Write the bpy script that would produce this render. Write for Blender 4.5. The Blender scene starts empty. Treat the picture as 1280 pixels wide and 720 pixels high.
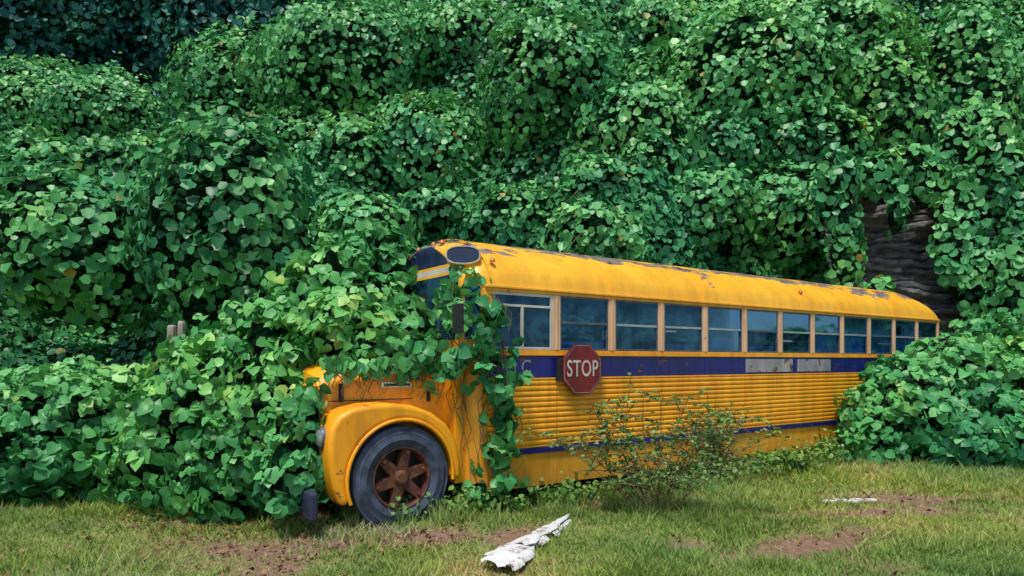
import bpy, bmesh, math, random
import numpy as np
from mathutils import Vector, Matrix
rng=np.random.default_rng(7); random.seed(7)
sc=bpy.context.scene
F=850.0; H=1.55; HY=452.0
def PX(x,y,Z): return np.array([(x-640)/F*Z, Z, H+(HY-y)/F*Z])
def GP(x,y):
    Z=F*H/(y-HY); return np.array([(x-640)/F*Z,Z,0.0])
# ---------------------------------------------------------------- noise
_tab=rng.random(4096)
def vnoise(p):
    p=np.asarray(p,float); i=np.floor(p).astype(np.int64); f=p-i; f=f*f*(3-2*f)
    out=0
    for dx in (0,1):
        for dy in (0,1):
            for dz in (0,1):
                h=((i[...,0]+dx)*73856093)^((i[...,1]+dy)*19349663)^((i[...,2]+dz)*83492791)
                w=(f[...,0] if dx else 1-f[...,0])*(f[...,1] if dy else 1-f[...,1])*(f[...,2] if dz else 1-f[...,2])
                out=out+w*_tab[(h^(h>>13))&4095]
    return out
def n2(x,y,s,o=0.0): return vnoise(np.stack([x*s+o,y*s+o*1.7,np.zeros_like(x)+o],-1))
# ---------------------------------------------------------------- materials
def newmat(name):
    m=bpy.data.materials.new(name); m.use_nodes=True
    nt=m.node_tree; b=nt.nodes['Principled BSDF']; return m,nt,b
def N(nt,t,**k):
    n=nt.nodes.new(t)
    for a,v in k.items(): setattr(n,a,v)
    return n
def ramp(nt,pts,interp='LINEAR'):
    r=nt.nodes.new('ShaderNodeValToRGB'); r.color_ramp.interpolation=interp
    el=r.color_ramp.elements
    while len(el)<len(pts): el.new(0.5)
    for e,(p,c) in zip(el,pts):
        e.position=p; e.color=(*c,1) if len(c)==3 else c
    return r
def g3(v): return (v,v,v)
def noise(nt,scale,detail=4,rough=.55,vec=None,mapscale=None):
    n=N(nt,'ShaderNodeTexNoise'); n.inputs['Scale'].default_value=scale; n.inputs['Detail'].default_value=detail; n.inputs['Roughness'].default_value=rough
    if vec is None:
        tc=N(nt,'ShaderNodeTexCoord'); vec=tc.outputs['Object']
    if mapscale:
        mp=N(nt,'ShaderNodeMapping'); mp.inputs['Scale'].default_value=mapscale
        nt.links.new(vec,mp.inputs['Vector']); vec=mp.outputs['Vector']
    nt.links.new(vec,n.inputs['Vector']); return n
def mixc(nt,a,b,fac,mode='MIX'):
    m=N(nt,'ShaderNodeMix',data_type='RGBA',blend_type=mode)
    for s,v in ((0,fac),(6,a),(7,b)):
        if isinstance(v,bpy.types.NodeSocket): nt.links.new(v,m.inputs[s])
        elif s==0: m.inputs[0].default_value=v
        else: m.inputs[s].default_value=(*v,1)
    return m.outputs[2]
def bump(nt,b,h,strength=.3,dist=.02):
    bp=N(nt,'ShaderNodeBump'); bp.inputs['Strength'].default_value=strength; bp.inputs['Distance'].default_value=dist
    nt.links.new(h,bp.inputs['Height']); nt.links.new(bp.outputs[0],b.inputs['Normal'])
def simple(name,col,rough=.6,metal=0,var=.25,scale=8,bmp=.1):
    m,nt,b=newmat(name); n=noise(nt,scale)
    c2=tuple(c*(1-var) for c in col); c1=tuple(min(1,c*(1+var)) for c in col)
    r=ramp(nt,[(.3,c2),(.7,c1)]); nt.links.new(n.outputs[0],r.inputs[0]); nt.links.new(r.outputs[0],b.inputs['Base Color'])
    b.inputs['Roughness'].default_value=rough; b.inputs['Metallic'].default_value=metal
    if bmp: bump(nt,b,n.outputs[0],bmp,.01)
    return m
def paint(name,col,col2,rust=.68,streak=.5,rough=.42,roofy=False,dirtlow=False):
    m,nt,b=newmat(name)
    n1=noise(nt,.9,6,.6); n2_=noise(nt,3.0,6,.65,mapscale=(1.6,1.6,.28)); n3=noise(nt,5.5,9,.72)
    r1=ramp(nt,[(.32,col2),(.66,col)]); nt.links.new(n1.outputs[0],r1.inputs[0])
    r2=ramp(nt,[(.36,g3(1-streak)),(.58,g3(1))]); nt.links.new(n2_.outputs[0],r2.inputs[0])
    c=mixc(nt,r1.outputs[0],r2.outputs[0],.75,'MULTIPLY')
    rr=ramp(nt,[(rust,g3(0)),(rust+.035,g3(1))]); nt.links.new(n3.outputs[0],rr.inputs[0])
    rustc=ramp(nt,[(.3,(.035,.016,.01)),(.7,(.19,.07,.025))]); nt.links.new(noise(nt,22).outputs[0],rustc.inputs[0])
    fac=rr.outputs[0]
    c=mixc(nt,c,rustc.outputs[0],fac)
    if roofy:
        na=noise(nt,2.1,8,.7,mapscale=(.55,1.3,1)); tc=N(nt,'ShaderNodeTexCoord'); sx=N(nt,'ShaderNodeSeparateXYZ'); nt.links.new(tc.outputs['Object'],sx.inputs[0])
        mr=N(nt,'ShaderNodeMapRange'); mr.inputs[1].default_value=2.50; mr.inputs[2].default_value=2.82; mr.inputs[3].default_value=-.14; mr.inputs[4].default_value=.10
        nt.links.new(sx.outputs[2],mr.inputs[0]); ad=N(nt,'ShaderNodeMath',operation='ADD'); nt.links.new(na.outputs[0],ad.inputs[0]); nt.links.new(mr.outputs[0],ad.inputs[1])
        r4=ramp(nt,[(.575,g3(0)),(.60,g3(1))]); nt.links.new(ad.outputs[0],r4.inputs[0])
        gc=ramp(nt,[(.35,(.06,.04,.035)),(.5,(.20,.17,.17)),(.7,(.34,.2,.10))]); nt.links.new(noise(nt,9).outputs[0],gc.inputs[0])
        c=mixc(nt,c,gc.outputs[0],r4.outputs[0])
    if dirtlow:
        tc=N(nt,'ShaderNodeTexCoord'); sx=N(nt,'ShaderNodeSeparateXYZ'); nt.links.new(tc.outputs['Object'],sx.inputs[0])
        mr=N(nt,'ShaderNodeMapRange'); mr.inputs[1].default_value=.15; mr.inputs[2].default_value=.62; mr.inputs[3].default_value=.85; mr.inputs[4].default_value=0
        nt.links.new(sx.outputs[2],mr.inputs[0]); mu=N(nt,'ShaderNodeMath',operation='MULTIPLY'); nt.links.new(mr.outputs[0],mu.inputs[0]); nt.links.new(noise(nt,4,6,.7).outputs[0],mu.inputs[1])
        c=mixc(nt,c,(.26,.13,.05),mu.outputs[0])
    nt.links.new(c,b.inputs['Base Color'])
    ro=N(nt,'ShaderNodeMapRange'); ro.inputs[3].default_value=rough; ro.inputs[4].default_value=.85; nt.links.new(fac,ro.inputs[0]); nt.links.new(ro.outputs[0],b.inputs['Roughness'])
    bump(nt,b,n1.outputs[0],.25,.03)
    return m
YEL=(.94,.45,.022); YEL2=(.88,.34,.016)
M_body=paint('bus_yellow_paint',YEL,YEL2,.65,.34,dirtlow=True)
M_roof=paint('roof_yellow_paint',(.93,.50,.035),(.86,.39,.015),.68,.22,.38,roofy=True)
M_hood=paint('hood_yellow_paint',(.94,.43,.008),(.86,.31,.006),.60,.30,.45)
M_band=paint('navy_band_paint',(.010,.012,.22),(.012,.012,.11),.60,.5,.4)
M_dest=simple('faded_navy_panel',(.018,.025,.075),.35,0,.5,5)
M_post=paint('window_post_paint',(.78,.52,.34),(.70,.40,.22),.62,.35,.5)
M_red=paint('stop_red_paint',(.26,.010,.015),(.15,.008,.012),.64,.5,.45)
M_white=paint('faded_white_paint',(.66,.62,.55),(.50,.43,.36),.62,.3,.6)
M_patch=paint('scraped_band_paint',(.46,.44,.42),(.20,.17,.24),.56,.5,.7)
M_alu=simple('aluminium_frame',(.42,.44,.46),.4,.6,.2)
M_darkalu=simple('dark_frame',(.10,.11,.13),.5,.3,.3)
M_tyre=simple('weathered_tyre_rubber',(.045,.06,.095),.75,0,.6,9,.4)
M_rim=paint('rusty_rim',(.16,.04,.03),(.07,.025,.02),.50,.4,.75)
M_black=simple('black_rubber',(.012,.012,.014),.6)
M_bumper=simple('bumper_paint',(.02,.025,.05),.5,0,.5)
M_seat=simple('seat_vinyl',(.03,.025,.03),.5)
M_intr=simple('interior_panel',(.03,.035,.05),.7)
M_curt=simple('pale_curtain',(.24,.52,.62),.8,0,.5,3)
M_brown=simple('brown_board',(.26,.05,.03),.7)
M_chrome=simple('chrome_trim',(.6,.6,.6),.25,.9,.1)
M_lamp,nt,b=newmat('headlamp_glass'); b.inputs['Base Color'].default_value=(.3,.3,.3,1); b.inputs['Roughness'].default_value=.12; b.inputs['Metallic'].default_value=.4
M_amber=simple('amber_lens',(.45,.11,.02),.4)
M_redl=simple('red_lens',(.4,.02,.01),.3)
def glassm(name,tint,refl,rough):
    m,nt,b=newmat(name); nt.nodes.remove(b); out=nt.nodes['Material Output']
    t=N(nt,'ShaderNodeBsdfTransparent'); t.inputs[0].default_value=(*tint,1)
    g=N(nt,'ShaderNodeBsdfGlossy'); g.inputs[0].default_value=(.22,.5,.9,1); g.inputs['Roughness'].default_value=rough
    d=N(nt,'ShaderNodeBsdfDiffuse'); d.inputs[0].default_value=(.05,.17,.26,1)  # blue-teal reflections painted as patchy diffuse colour in the panes
    lw=N(nt,'ShaderNodeLayerWeight'); lw.inputs[0].default_value=.2
    ad=N(nt,'ShaderNodeMath',operation='MULTIPLY_ADD'); ad.inputs[1].default_value=.35; ad.inputs[2].default_value=refl
    nt.links.new(lw.outputs['Fresnel'],ad.inputs[0])
    m1=N(nt,'ShaderNodeMixShader'); nn=noise(nt,1.8,6,.7); r=ramp(nt,[(.42,g3(.0)),(.68,g3(.6))]); nt.links.new(nn.outputs[0],r.inputs[0]); nt.links.new(r.outputs[0],m1.inputs[0])
    nt.links.new(t.outputs[0],m1.inputs[1]); nt.links.new(d.outputs[0],m1.inputs[2])
    m2=N(nt,'ShaderNodeMixShader'); nt.links.new(ad.outputs[0],m2.inputs[0]); nt.links.new(m1.outputs[0],m2.inputs[1]); nt.links.new(g.outputs[0],m2.inputs[2])
    nt.links.new(m2.outputs[0],out.inputs[0]); return m
M_glass=glassm('window_glass',(.20,.34,.58),.06,.06)
def leafmat(name,stops,trans=.22,rough=.42):
    m,nt,b=newmat(name); out=nt.nodes['Material Output']
    at=N(nt,'ShaderNodeAttribute',attribute_name='leaf_tone')
    r=ramp(nt,stops); nt.links.new(at.outputs['Fac'],r.inputs[0])
    n=noise(nt,.35,3); r2=ramp(nt,[(.3,(.62,.82,1.08)),(.7,(1.25,1.06,.78))]); nt.links.new(n.outputs[0],r2.inputs[0])
    c=mixc(nt,r.outputs[0],r2.outputs[0],1.0,'MULTIPLY')
    nt.links.new(c,b.inputs['Base Color']); b.inputs['Roughness'].default_value=rough
    b.inputs['Specular IOR Level'].default_value=.35
    tr=N(nt,'ShaderNodeBsdfTranslucent'); nt.links.new(c,tr.inputs[0])
    ms=N(nt,'ShaderNodeMixShader'); ms.inputs[0].default_value=trans
    nt.links.new(b.outputs[0],ms.inputs[1]); nt.links.new(tr.outputs[0],ms.inputs[2]); nt.links.new(ms.outputs[0],out.inputs[0]); return m
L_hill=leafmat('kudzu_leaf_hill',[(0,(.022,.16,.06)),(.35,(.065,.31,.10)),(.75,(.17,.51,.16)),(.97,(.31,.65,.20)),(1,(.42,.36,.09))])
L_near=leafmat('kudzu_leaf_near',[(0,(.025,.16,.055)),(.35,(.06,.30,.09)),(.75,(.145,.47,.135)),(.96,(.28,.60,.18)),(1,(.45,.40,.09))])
L_far=leafmat('distant_leaf',[(0,(.010,.09,.10)),(.6,(.03,.20,.15)),(1,(.05,.30,.15))])
L_shrub=leafmat('shrub_leaf',[(0,(.06,.15,.03)),(.5,(.13,.28,.05)),(1,(.28,.38,.10))])
L_grass=leafmat('grass_blade',[(0,(.09,.14,.025)),(.35,(.18,.29,.045)),(.7,(.33,.43,.09)),(.9,(.48,.47,.18)),(1,(.55,.43,.25))],.25,.6)
L_dead=leafmat('dead_leaf',[(0,(.09,.04,.02)),(.6,(.22,.10,.05)),(1,(.38,.22,.10))],.1,.8)
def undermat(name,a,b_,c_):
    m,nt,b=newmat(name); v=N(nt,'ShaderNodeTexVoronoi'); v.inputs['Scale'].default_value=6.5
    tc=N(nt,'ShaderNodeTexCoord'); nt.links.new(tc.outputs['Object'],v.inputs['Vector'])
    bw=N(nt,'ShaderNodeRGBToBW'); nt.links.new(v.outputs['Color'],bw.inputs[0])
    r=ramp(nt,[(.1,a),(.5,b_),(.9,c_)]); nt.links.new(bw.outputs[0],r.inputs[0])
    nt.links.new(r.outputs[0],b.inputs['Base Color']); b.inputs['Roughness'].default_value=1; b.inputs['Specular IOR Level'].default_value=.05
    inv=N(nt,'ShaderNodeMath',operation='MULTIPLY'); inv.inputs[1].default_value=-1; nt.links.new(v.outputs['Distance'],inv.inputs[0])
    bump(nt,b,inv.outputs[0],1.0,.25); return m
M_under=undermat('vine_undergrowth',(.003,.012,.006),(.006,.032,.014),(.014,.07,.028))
M_stem=simple('vine_stem',(.14,.10,.05),.8,0,.3)
# ---------------------------------------------------------------- mesh helpers
def mesh_np(name,V,Fq,mats,parent=None,attrs=None,smooth=False):
    me=bpy.data.meshes.new(name); n,k=Fq.shape
    me.vertices.add(len(V)); me.vertices.foreach_set('co',np.ascontiguousarray(V,np.float32).ravel())
    me.loops.add(n*k); me.loops.foreach_set('vertex_index',np.ascontiguousarray(Fq,np.int32).ravel())
    me.polygons.add(n); me.polygons.foreach_set('loop_start',np.arange(0,n*k,k,dtype=np.int32))
    if attrs:
        for a,d in attrs.items():
            at=me.attributes.new(a,'FLOAT','POINT'); at.data.foreach_set('value',np.ascontiguousarray(d,np.float32))
    for m in mats: me.materials.append(m)
    me.update(calc_edges=True)
    if smooth: me.polygons.foreach_set('use_smooth',np.ones(n,bool))
    ob=bpy.data.objects.new(name,me); sc.collection.objects.link(ob)
    if parent: ob.parent=parent
    return ob
class MB:
    def __init__(s): s.v=[];s.f=[];s.m=[];s.mats=[]
    def mi(s,m):
        if m not in s.mats: s.mats.append(m)
        return s.mats.index(m)
    def box(s,x0,x1,y0,y1,z0,z1,m):
        b=len(s.v); s.v+=[(x,y,z) for z in(z0,z1) for y in(y0,y1) for x in(x0,x1)]
        for f in((0,2,3,1),(4,5,7,6),(0,1,5,4),(2,6,7,3),(0,4,6,2),(1,3,7,5)): s.f.append(tuple(b+i for i in f)); s.m.append(s.mi(m))
    def poly(s,pts,m): b=len(s.v); s.v+=list(pts); s.f.append(tuple(range(b,b+len(pts)))); s.m.append(s.mi(m))
    def prism(s,poly,y0,y1,m):
        n=len(poly); b=len(s.v); s.v+=[(x,y0,z) for x,z in poly]+[(x,y1,z) for x,z in poly]; k=s.mi(m)
        s.f.append(tuple(b+i for i in range(n))); s.f.append(tuple(b+n+i for i in reversed(range(n)))); s.m+=[k,k]
        for i in range(n):
            j=(i+1)%n; s.f.append((b+i,b+n+i,b+n+j,b+j)); s.m.append(k)
    def lathe(s,prof,c,m,seg=48,axis='y',mfn=None):
        b=len(s.v); n=len(prof)
        for i in range(seg):
            a=2*math.pi*i/seg
            for r,t in prof:
                if axis=='y': s.v.append((c[0]+r*math.cos(a),c[1]+t,c[2]+r*math.sin(a)))
                elif axis=='x': s.v.append((c[0]+t,c[1]+r*math.cos(a),c[2]+r*math.sin(a)))
                else: s.v.append((c[0]+r*math.cos(a),c[1]+r*math.sin(a),c[2]+t))
        for i in range(seg):
            j=(i+1)%seg
            for k in range(n-1):
                s.f.append((b+i*n+k,b+j*n+k,b+j*n+k+1,b+i*n+k+1)); s.m.append(s.mi(m))
    def obj(s,name,parent=None,smooth=False,bev=0,ang=35,seg=2,recalc=True):
        me=bpy.data.meshes.new(name); me.from_pydata(s.v,[],s.f)
        for m in s.mats: me.materials.append(m)
        me.polygons.foreach_set('material_index',s.m); me.update()
        if recalc:
            bm=bmesh.new(); bm.from_mesh(me); bmesh.ops.recalc_face_normals(bm,faces=bm.faces); bm.to_mesh(me); bm.free()
        if smooth:
            me.polygons.foreach_set('use_smooth',np.ones(len(me.polygons),bool)); me.set_sharp_from_angle(angle=math.radians(ang))
        ob=bpy.data.objects.new(name,me); sc.collection.objects.link(ob)
        if parent: ob.parent=parent
        if bev:
            md=ob.modifiers.new('bev','BEVEL'); md.width=bev; md.segments=seg; md.limit_method='ANGLE'; md.angle_limit=math.radians(ang)
        return ob
def curves(name,lines,mat,rad,parent=None):
    cu=bpy.data.curves.new(name,'CURVE'); cu.dimensions='3D'; cu.bevel_depth=rad; cu.bevel_resolution=1
    for L in lines:
        sp=cu.splines.new('POLY'); sp.points.add(len(L)-1)
        for i,p in enumerate(L):
            sp.points[i].co=(p[0],p[1],p[2],1); sp.points[i].radius=1-.6*i/len(L)
    cu.materials.append(mat); ob=bpy.data.objects.new(name,cu); sc.collection.objects.link(ob)
    if parent: ob.parent=parent
    return ob
# leaf templates
T6=np.array([[0,0,0],[0,1,-.12],[-.38,.82,.0],[-.52,.25,.07],[.52,.25,.07],[.38,.82,.0]]); F6=np.array([[0,1,2,3],[0,4,5,1]])
T9=np.array([[0,.04,0],[0,.52,.0],[0,1.06,-.20],[-.30,-.04,.03],[-.54,.34,.10],[-.36,.78,-.03],[.30,-.04,.03],[.54,.34,.10],[.36,.78,-.03]])
F9=np.array([[0,1,4,3],[1,2,5,4],[0,6,7,1],[1,7,8,2]])
def norm(a): return a/np.maximum(np.linalg.norm(a,axis=-1,keepdims=True),1e-9)
def leaves(name,pos,nr,tip,size,leaf_tone,mat,hi=False,parent=None,width=1.0,curl=1.0,tri=False):
    T,FF=(T9,F9) if hi else (T6,F6)
    if tri:   # kudzu leaves come in threes on one stalk
        nr=norm(nr); X=norm(np.cross(tip,nr)); Tt=np.cross(nr,X); n=len(pos)
        k=np.arange(0,n-2,3); ps=[];ns=[];ts=[];ss=[];rs=[]
        for a in (-1.25,0.0,1.25):
            aa=a+rng.normal(0,.18,len(k)); d=np.cos(aa)[:,None]*Tt[k]+np.sin(aa)[:,None]*X[k]
            ps.append(pos[k]+d*(size[k]*.46)[:,None]); ns.append(nr[k]+rng.normal(0,.2,(len(k),3))+.15*d); ts.append(d); ss.append(size[k]*rng.uniform(.8,1.05,len(k))); rs.append(leaf_tone[k]+rng.normal(0,.07,len(k)))
        pos=np.concatenate(ps);nr=np.concatenate(ns);tip=np.concatenate(ts);size=np.concatenate(ss);leaf_tone=np.minimum(np.concatenate(rs),.97)
    nr=norm(nr); X=norm(np.cross(tip,nr)); Tt=np.cross(nr,X)
    n=len(pos); K=len(T); s=size[:,None,None]; cz=(rng.uniform(.3,2.2,n)*curl)[:,None]
    V=pos[:,None,:]+s*(width*T[None,:,0,None]*X[:,None,:]+(T[None,:,1]-.4)[...,None]*Tt[:,None,:]+(T[None,:,2]*cz)[...,None]*nr[:,None,:])
    Fq=(np.arange(n)*K)[:,None,None]+FF[None]
    return mesh_np(name,V.reshape(-1,3),Fq.reshape(-1,4),[mat],parent,{'leaf_tone':np.repeat(np.clip(leaf_tone,0,1),K)})
def orient(nr,jit=.45,up=.35):
    n=len(nr); nn=norm(norm(nr)+np.array([0,0,up])+rng.normal(0,jit,(n,3)))
    down=np.array([0,0,-1.0])+rng.normal(0,.45,(n,3)); down=down+.4*nr
    return nn,down
def erad(d,c,nz,seed): return 1+nz*1.2*(vnoise(d*1.3+c*1.7+seed)-.5)+nz*1.0*(vnoise(d*2.7+c*1.3+seed)-.5)+nz*.6*(vnoise(d*6+c*2.1+seed)-.5)
def ell_pts(c,r,n,shell=.12,front=True,minz=-.55,nz=.22,seed=0):
    d=norm(rng.normal(0,1,(int(n*2.6)+8,3)))
    k=d[:,2]>minz
    if front: k&=(d[:,1]<.35)
    d=d[k][:n]; c=np.array(c);r=np.array(r)
    rad=erad(d,c,nz,seed)+rng.normal(0,shell*.5,len(d))
    p=c+d*r*rad[:,None]; nr=norm(d/r)
    return p,nr
def ell_core(c,r,nz=.22,scale=.84,seed=0,nu=20,nv=12):
    u=np.linspace(0,2*math.pi,nu,endpoint=False); v=np.linspace(.02,math.pi-.02,nv)
    U,Vv=np.meshgrid(u,v); d=np.stack([np.cos(U)*np.sin(Vv),np.sin(U)*np.sin(Vv),np.cos(Vv)],-1).reshape(-1,3)
    c=np.array(c); r=np.array(r)
    P=c+d*r*erad(d,c,nz,seed)[:,None]*scale
    f=[[j*nu+i,j*nu+(i+1)%nu,(j+1)*nu+(i+1)%nu,(j+1)*nu+i] for j in range(nv-1) for i in range(nu)]
    return P,np.array(f)
def foliage(name,ells,dens,size,mat,hi,front=True,core=.84,nz=.22,shell=.12,jit=.45,extra=None,minz=-.55,coremat=None,up=.35,tri=False):
    Ps,Ns,Ss,Rs,CV,CF=[],[],[],[],[],[]; off=0
    for e in ells:
        c,r=e[0],np.array(e[1],float); dm=e[2] if len(e)>2 else 1.0
        A=4*math.pi*(((r[0]*r[1])**1.6+(r[0]*r[2])**1.6+(r[1]*r[2])**1.6)/3)**(1/1.6)
        n=int(A*dens*dm*(.62 if front else 1))
        p,nr=ell_pts(c,r,n,shell,front,minz,nz); Ps.append(p);Ns.append(nr)
        tone=rng.normal(0,.08)
        Rs.append(.44+tone+.55*(vnoise(p*1.4)-.5)+.22*nr[:,2]+rng.normal(0,.15,len(p)))  # random tone, plus lit mound tops painted in: upward-facing leaves paler
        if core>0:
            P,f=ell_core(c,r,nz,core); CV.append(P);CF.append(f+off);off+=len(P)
    if extra:
        Ps.append(extra[0]);Ns.append(extra[1]);Rs.append(extra[2])
    p=np.concatenate(Ps);nr=np.concatenate(Ns);r=np.concatenate(Rs)
    if core>0:
        keepm=np.ones(len(p),bool)
        for e in ells:
            q=(p-e[0])/np.array(e[1]); keepm&=((q*q).sum(1)>.42)
        p,nr,r=p[keepm],nr[keepm],r[keepm]
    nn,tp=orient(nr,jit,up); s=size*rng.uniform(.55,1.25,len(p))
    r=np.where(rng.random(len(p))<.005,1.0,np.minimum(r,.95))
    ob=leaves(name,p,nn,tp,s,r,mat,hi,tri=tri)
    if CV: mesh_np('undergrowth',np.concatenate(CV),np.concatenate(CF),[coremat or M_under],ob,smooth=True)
    return ob
# ================================================================ GROUND
def dirt(x,y):
    d=np.zeros_like(x)
    for (px,py,rx,ry,rot,a) in [(1010,682,1.0,.26,.5,1.0),(1075,640,.9,.22,.3,.9),(862,684,.22,.14,0,.9),(350,678,1.0,.5,.1,.7),(300,650,.9,.35,0,.6),(540,672,.7,.25,.2,.6),(1180,622,.9,.2,.1,.6),(720,625,.8,.25,.5,.5),(640,668,.35,.2,.8,.9)]:
        g=GP(px,py); dx=x-g[0];dy=y-g[1]; c,s=math.cos(rot),math.sin(rot); u=(c*dx+s*dy)/rx; v=(-s*dx+c*dy)/ry
        d=np.maximum(d,a*np.exp(-(u*u+v*v)))
    d=d*(.2+1.1*n2(x,y,4.1,5.)+.5*n2(x,y,11.,5.))+.6*np.maximum(0,n2(x,y,1.1,9.)-.60)*2
    return np.clip(d,0,1)
def ghei(x,y):
    near=np.exp(-((x-1)**2+(y-8)**2)/400)
    return near*(.09*(n2(x,y,.7,2.)-.5)+.03*(n2(x,y,2.9,3.)-.5))-.05*dirt(x,y)*near
gx=np.concatenate([[-400,-200,-100,-60,-40,-25,-16],np.linspace(-11,15,330),[20,30,45,70,110,200,400]])
gy=np.concatenate([[-400,-200,-80,-30,-12,-4,0,2],np.linspace(3.5,15,190),[18,25,35,60,100,200,400]])
GX,GY=np.meshgrid(gx,gy); GZ=ghei(GX,GY)
V=np.stack([GX,GY,GZ],-1).reshape(-1,3); nx,ny=len(gx),len(gy)
I=np.arange(nx*ny).reshape(ny,nx); Fq=np.stack([I[:-1,:-1],I[:-1,1:],I[1:,1:],I[1:,:-1]],-1).reshape(-1,4)
m,nt,b=newmat('soil_and_turf'); at=N(nt,'ShaderNodeAttribute',attribute_name='dirt')
na=noise(nt,1.3,6,.65); nb=noise(nt,14,6,.7)
ra=ramp(nt,[(.3,(.11,.14,.03)),(.55,(.20,.24,.05)),(.75,(.30,.28,.10))]); nt.links.new(na.outputs[0],ra.inputs[0])
rb=ramp(nt,[(.3,(.10,.055,.035)),(.55,(.22,.13,.085)),(.8,(.36,.25,.17))]); nt.links.new(nb.outputs[0],rb.inputs[0])
mx=N(nt,'ShaderNodeMath',operation='MULTIPLY_ADD'); mx.inputs[1].default_value=1.7; mx.inputs[2].default_value=.1; mx.use_clamp=True; nt.links.new(at.outputs['Fac'],mx.inputs[0])
nt.links.new(mixc(nt,ra.outputs[0],rb.outputs[0],mx.outputs[0]),b.inputs['Base Color']); b.inputs['Roughness'].default_value=.95; bump(nt,b,nb.outputs[0],.6,.03)
mesh_np('ground',V,Fq,[m],attrs={'dirt':dirt(V[:,0],V[:,1])},smooth=True)
# grass blades
n=300000
gyv=4.3+(rng.random(n)**1.35)*8.5; gxv=rng.uniform(-.85,.85,n)*(gyv+.8)
d=dirt(gxv,gyv); pat=n2(gxv,gyv,1.6,4.); k=(rng.random(n)>d*1.05)&(rng.random(n)<.35+pat)&~((gxv<-2.6)&(gyv>7.3))
gxv,gyv,d,pat=gxv[k],gyv[k],d[k],pat[k]; n=len(gxv)
hgt=(.022+.045*rng.random(n)**2)*(.6+.9*pat)*(1+.8*(n2(gxv,gyv,5.,1.)>.62))*(1-.4*d)
hgt*=np.where(gyv>7.2,1.25,1)
wd=rng.uniform(.0035,.007,n)*(.6+gyv/9); a=rng.uniform(0,2*math.pi,n); lean=rng.normal(0,.7,(n,2))
base=np.stack([gxv,gyv,ghei(gxv,gyv)-.004],-1); sd=np.stack([np.cos(a)*wd,np.sin(a)*wd,np.zeros(n)],-1)
tipv=base+np.stack([lean[:,0]*hgt,lean[:,1]*hgt,hgt],-1)
V=np.stack([base-sd,base+sd,tipv],1).reshape(-1,3)
rn=.12+.62*n2(gxv,gyv,.8,7.)+.35*(n2(gxv,gyv,2.7,17.)-.5)+.18*pat+rng.normal(0,.17,n)+.35*d
mesh_np('grass',V,np.arange(3*n).reshape(-1,3),[L_grass],attrs={'leaf_tone':np.repeat(np.clip(rn,0,1),3)})
n=2800; yy=rng.uniform(4.8,9,n); xx=np.where(rng.random(n)<.7,rng.uniform(-4.2,-.3,n),rng.uniform(-1,7,n))
k=rng.random(n)<.15+1.4*dirt(xx,yy); xx,yy=xx[k],yy[k]
p=np.stack([xx,yy,ghei(xx,yy)+.02+rng.random(len(xx))*.02],-1); nn=norm(np.array([0,0,1])+rng.normal(0,.5,(len(xx),3)))
leaves('fallen_leaves',p,nn,rng.normal(0,1,(len(xx),3)),rng.uniform(.018,.045,len(xx)),rng.random(len(xx)),L_dead,True,curl=2)
# ================================================================ HILL
def Y0(x): return np.interp(x,[-45,-12,-6,0,4,8,12,20,45],[15,14.4,13.4,12.6,14.0,16.8,16.6,15,13])
def SL(x): return np.interp(x,[-45,-14,-8,0,5,9,45],[.86,.98,1.08,1.25,1.6,3.2,3.4])
def HM(x): return np.interp(x,[-60,-40,-26,-18,-8,0,45],[12,19,24.0,32,36,42,42])
def hill(x,y):
    d=y-Y0(x); s=SL(x); soft=np.log1p(np.exp(np.clip(d*2.2,-30,30)))/2.2
    gul=3.6*(n2(x+.35*y,y*.25,.24,13.)-.5)+1.8*(n2(x-.2*y,y*.35,.55,21.)-.5)
    h=s*soft+np.minimum(soft*.5,1.)*gul+np.minimum(soft,2.)*.9*(n2(x,y,.42,3.)-.5)*1.4+np.minimum(soft,1)*.7*(n2(x,y,1.1,6.)-.5)
    hm=HM(x)+1.5*(n2(x,y,.3,8.)-.5)
    return -.35+np.where(h>hm-2,hm-2*np.exp(-np.clip(h-hm+2,0,50)/2),h)
hx=np.linspace(-48,40,300); hy=np.linspace(10.5,60,240); HX,HYy=np.meshgrid(hx,hy); HZ=hill(HX,HYy)
V=np.stack([HX,HYy,HZ],-1).reshape(-1,3); nx,ny=len(hx),len(hy)
I=np.arange(nx*ny).reshape(ny,nx); Fq=np.stack([I[:-1,:-1],I[:-1,1:],I[1:,1:],I[1:,:-1]],-1).reshape(-1,4)
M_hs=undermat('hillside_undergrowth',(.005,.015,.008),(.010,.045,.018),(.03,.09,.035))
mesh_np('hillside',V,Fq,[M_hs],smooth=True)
def ray(px,py,z0=10.5):
    Z=np.arange(z0,58,.08); x=(px-640)/F*Z; z=H+(HY-py)/F*Z; hh=hill(x,Z); k=np.where(hh>z)[0]
    return Z[k[0]] if len(k) else None
n=560000; Y=rng.uniform(11,46,n); X=rng.uniform(-.88,.86,n)*Y; e=.12
hz=hill(X,Y); gxn=(hill(X+e,Y)-hz)/e; gyn=(hill(X,Y+e)-hz)/e
w=np.sqrt(1+gxn**2+gyn**2); den=np.clip((n2(X,Y+hz*.7,.55,11.)-.20)*3.2,.32,1)
k=(rng.random(n)<w/4.2*den)&(hz>-.1)&((hz-H)/Y<.60)&(rng.random(n)<1.25*np.minimum(1,(Y/26)**-.5))
X,Y,hz,gxn,gyn=X[k],Y[k],hz[k],gxn[k],gyn[k]
nr=norm(np.stack([-gxn,-gyn,np.ones_like(X)],-1)); P=np.stack([X,Y,hz],-1)+nr*(rng.uniform(0,.28,(len(X),1)))
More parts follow.
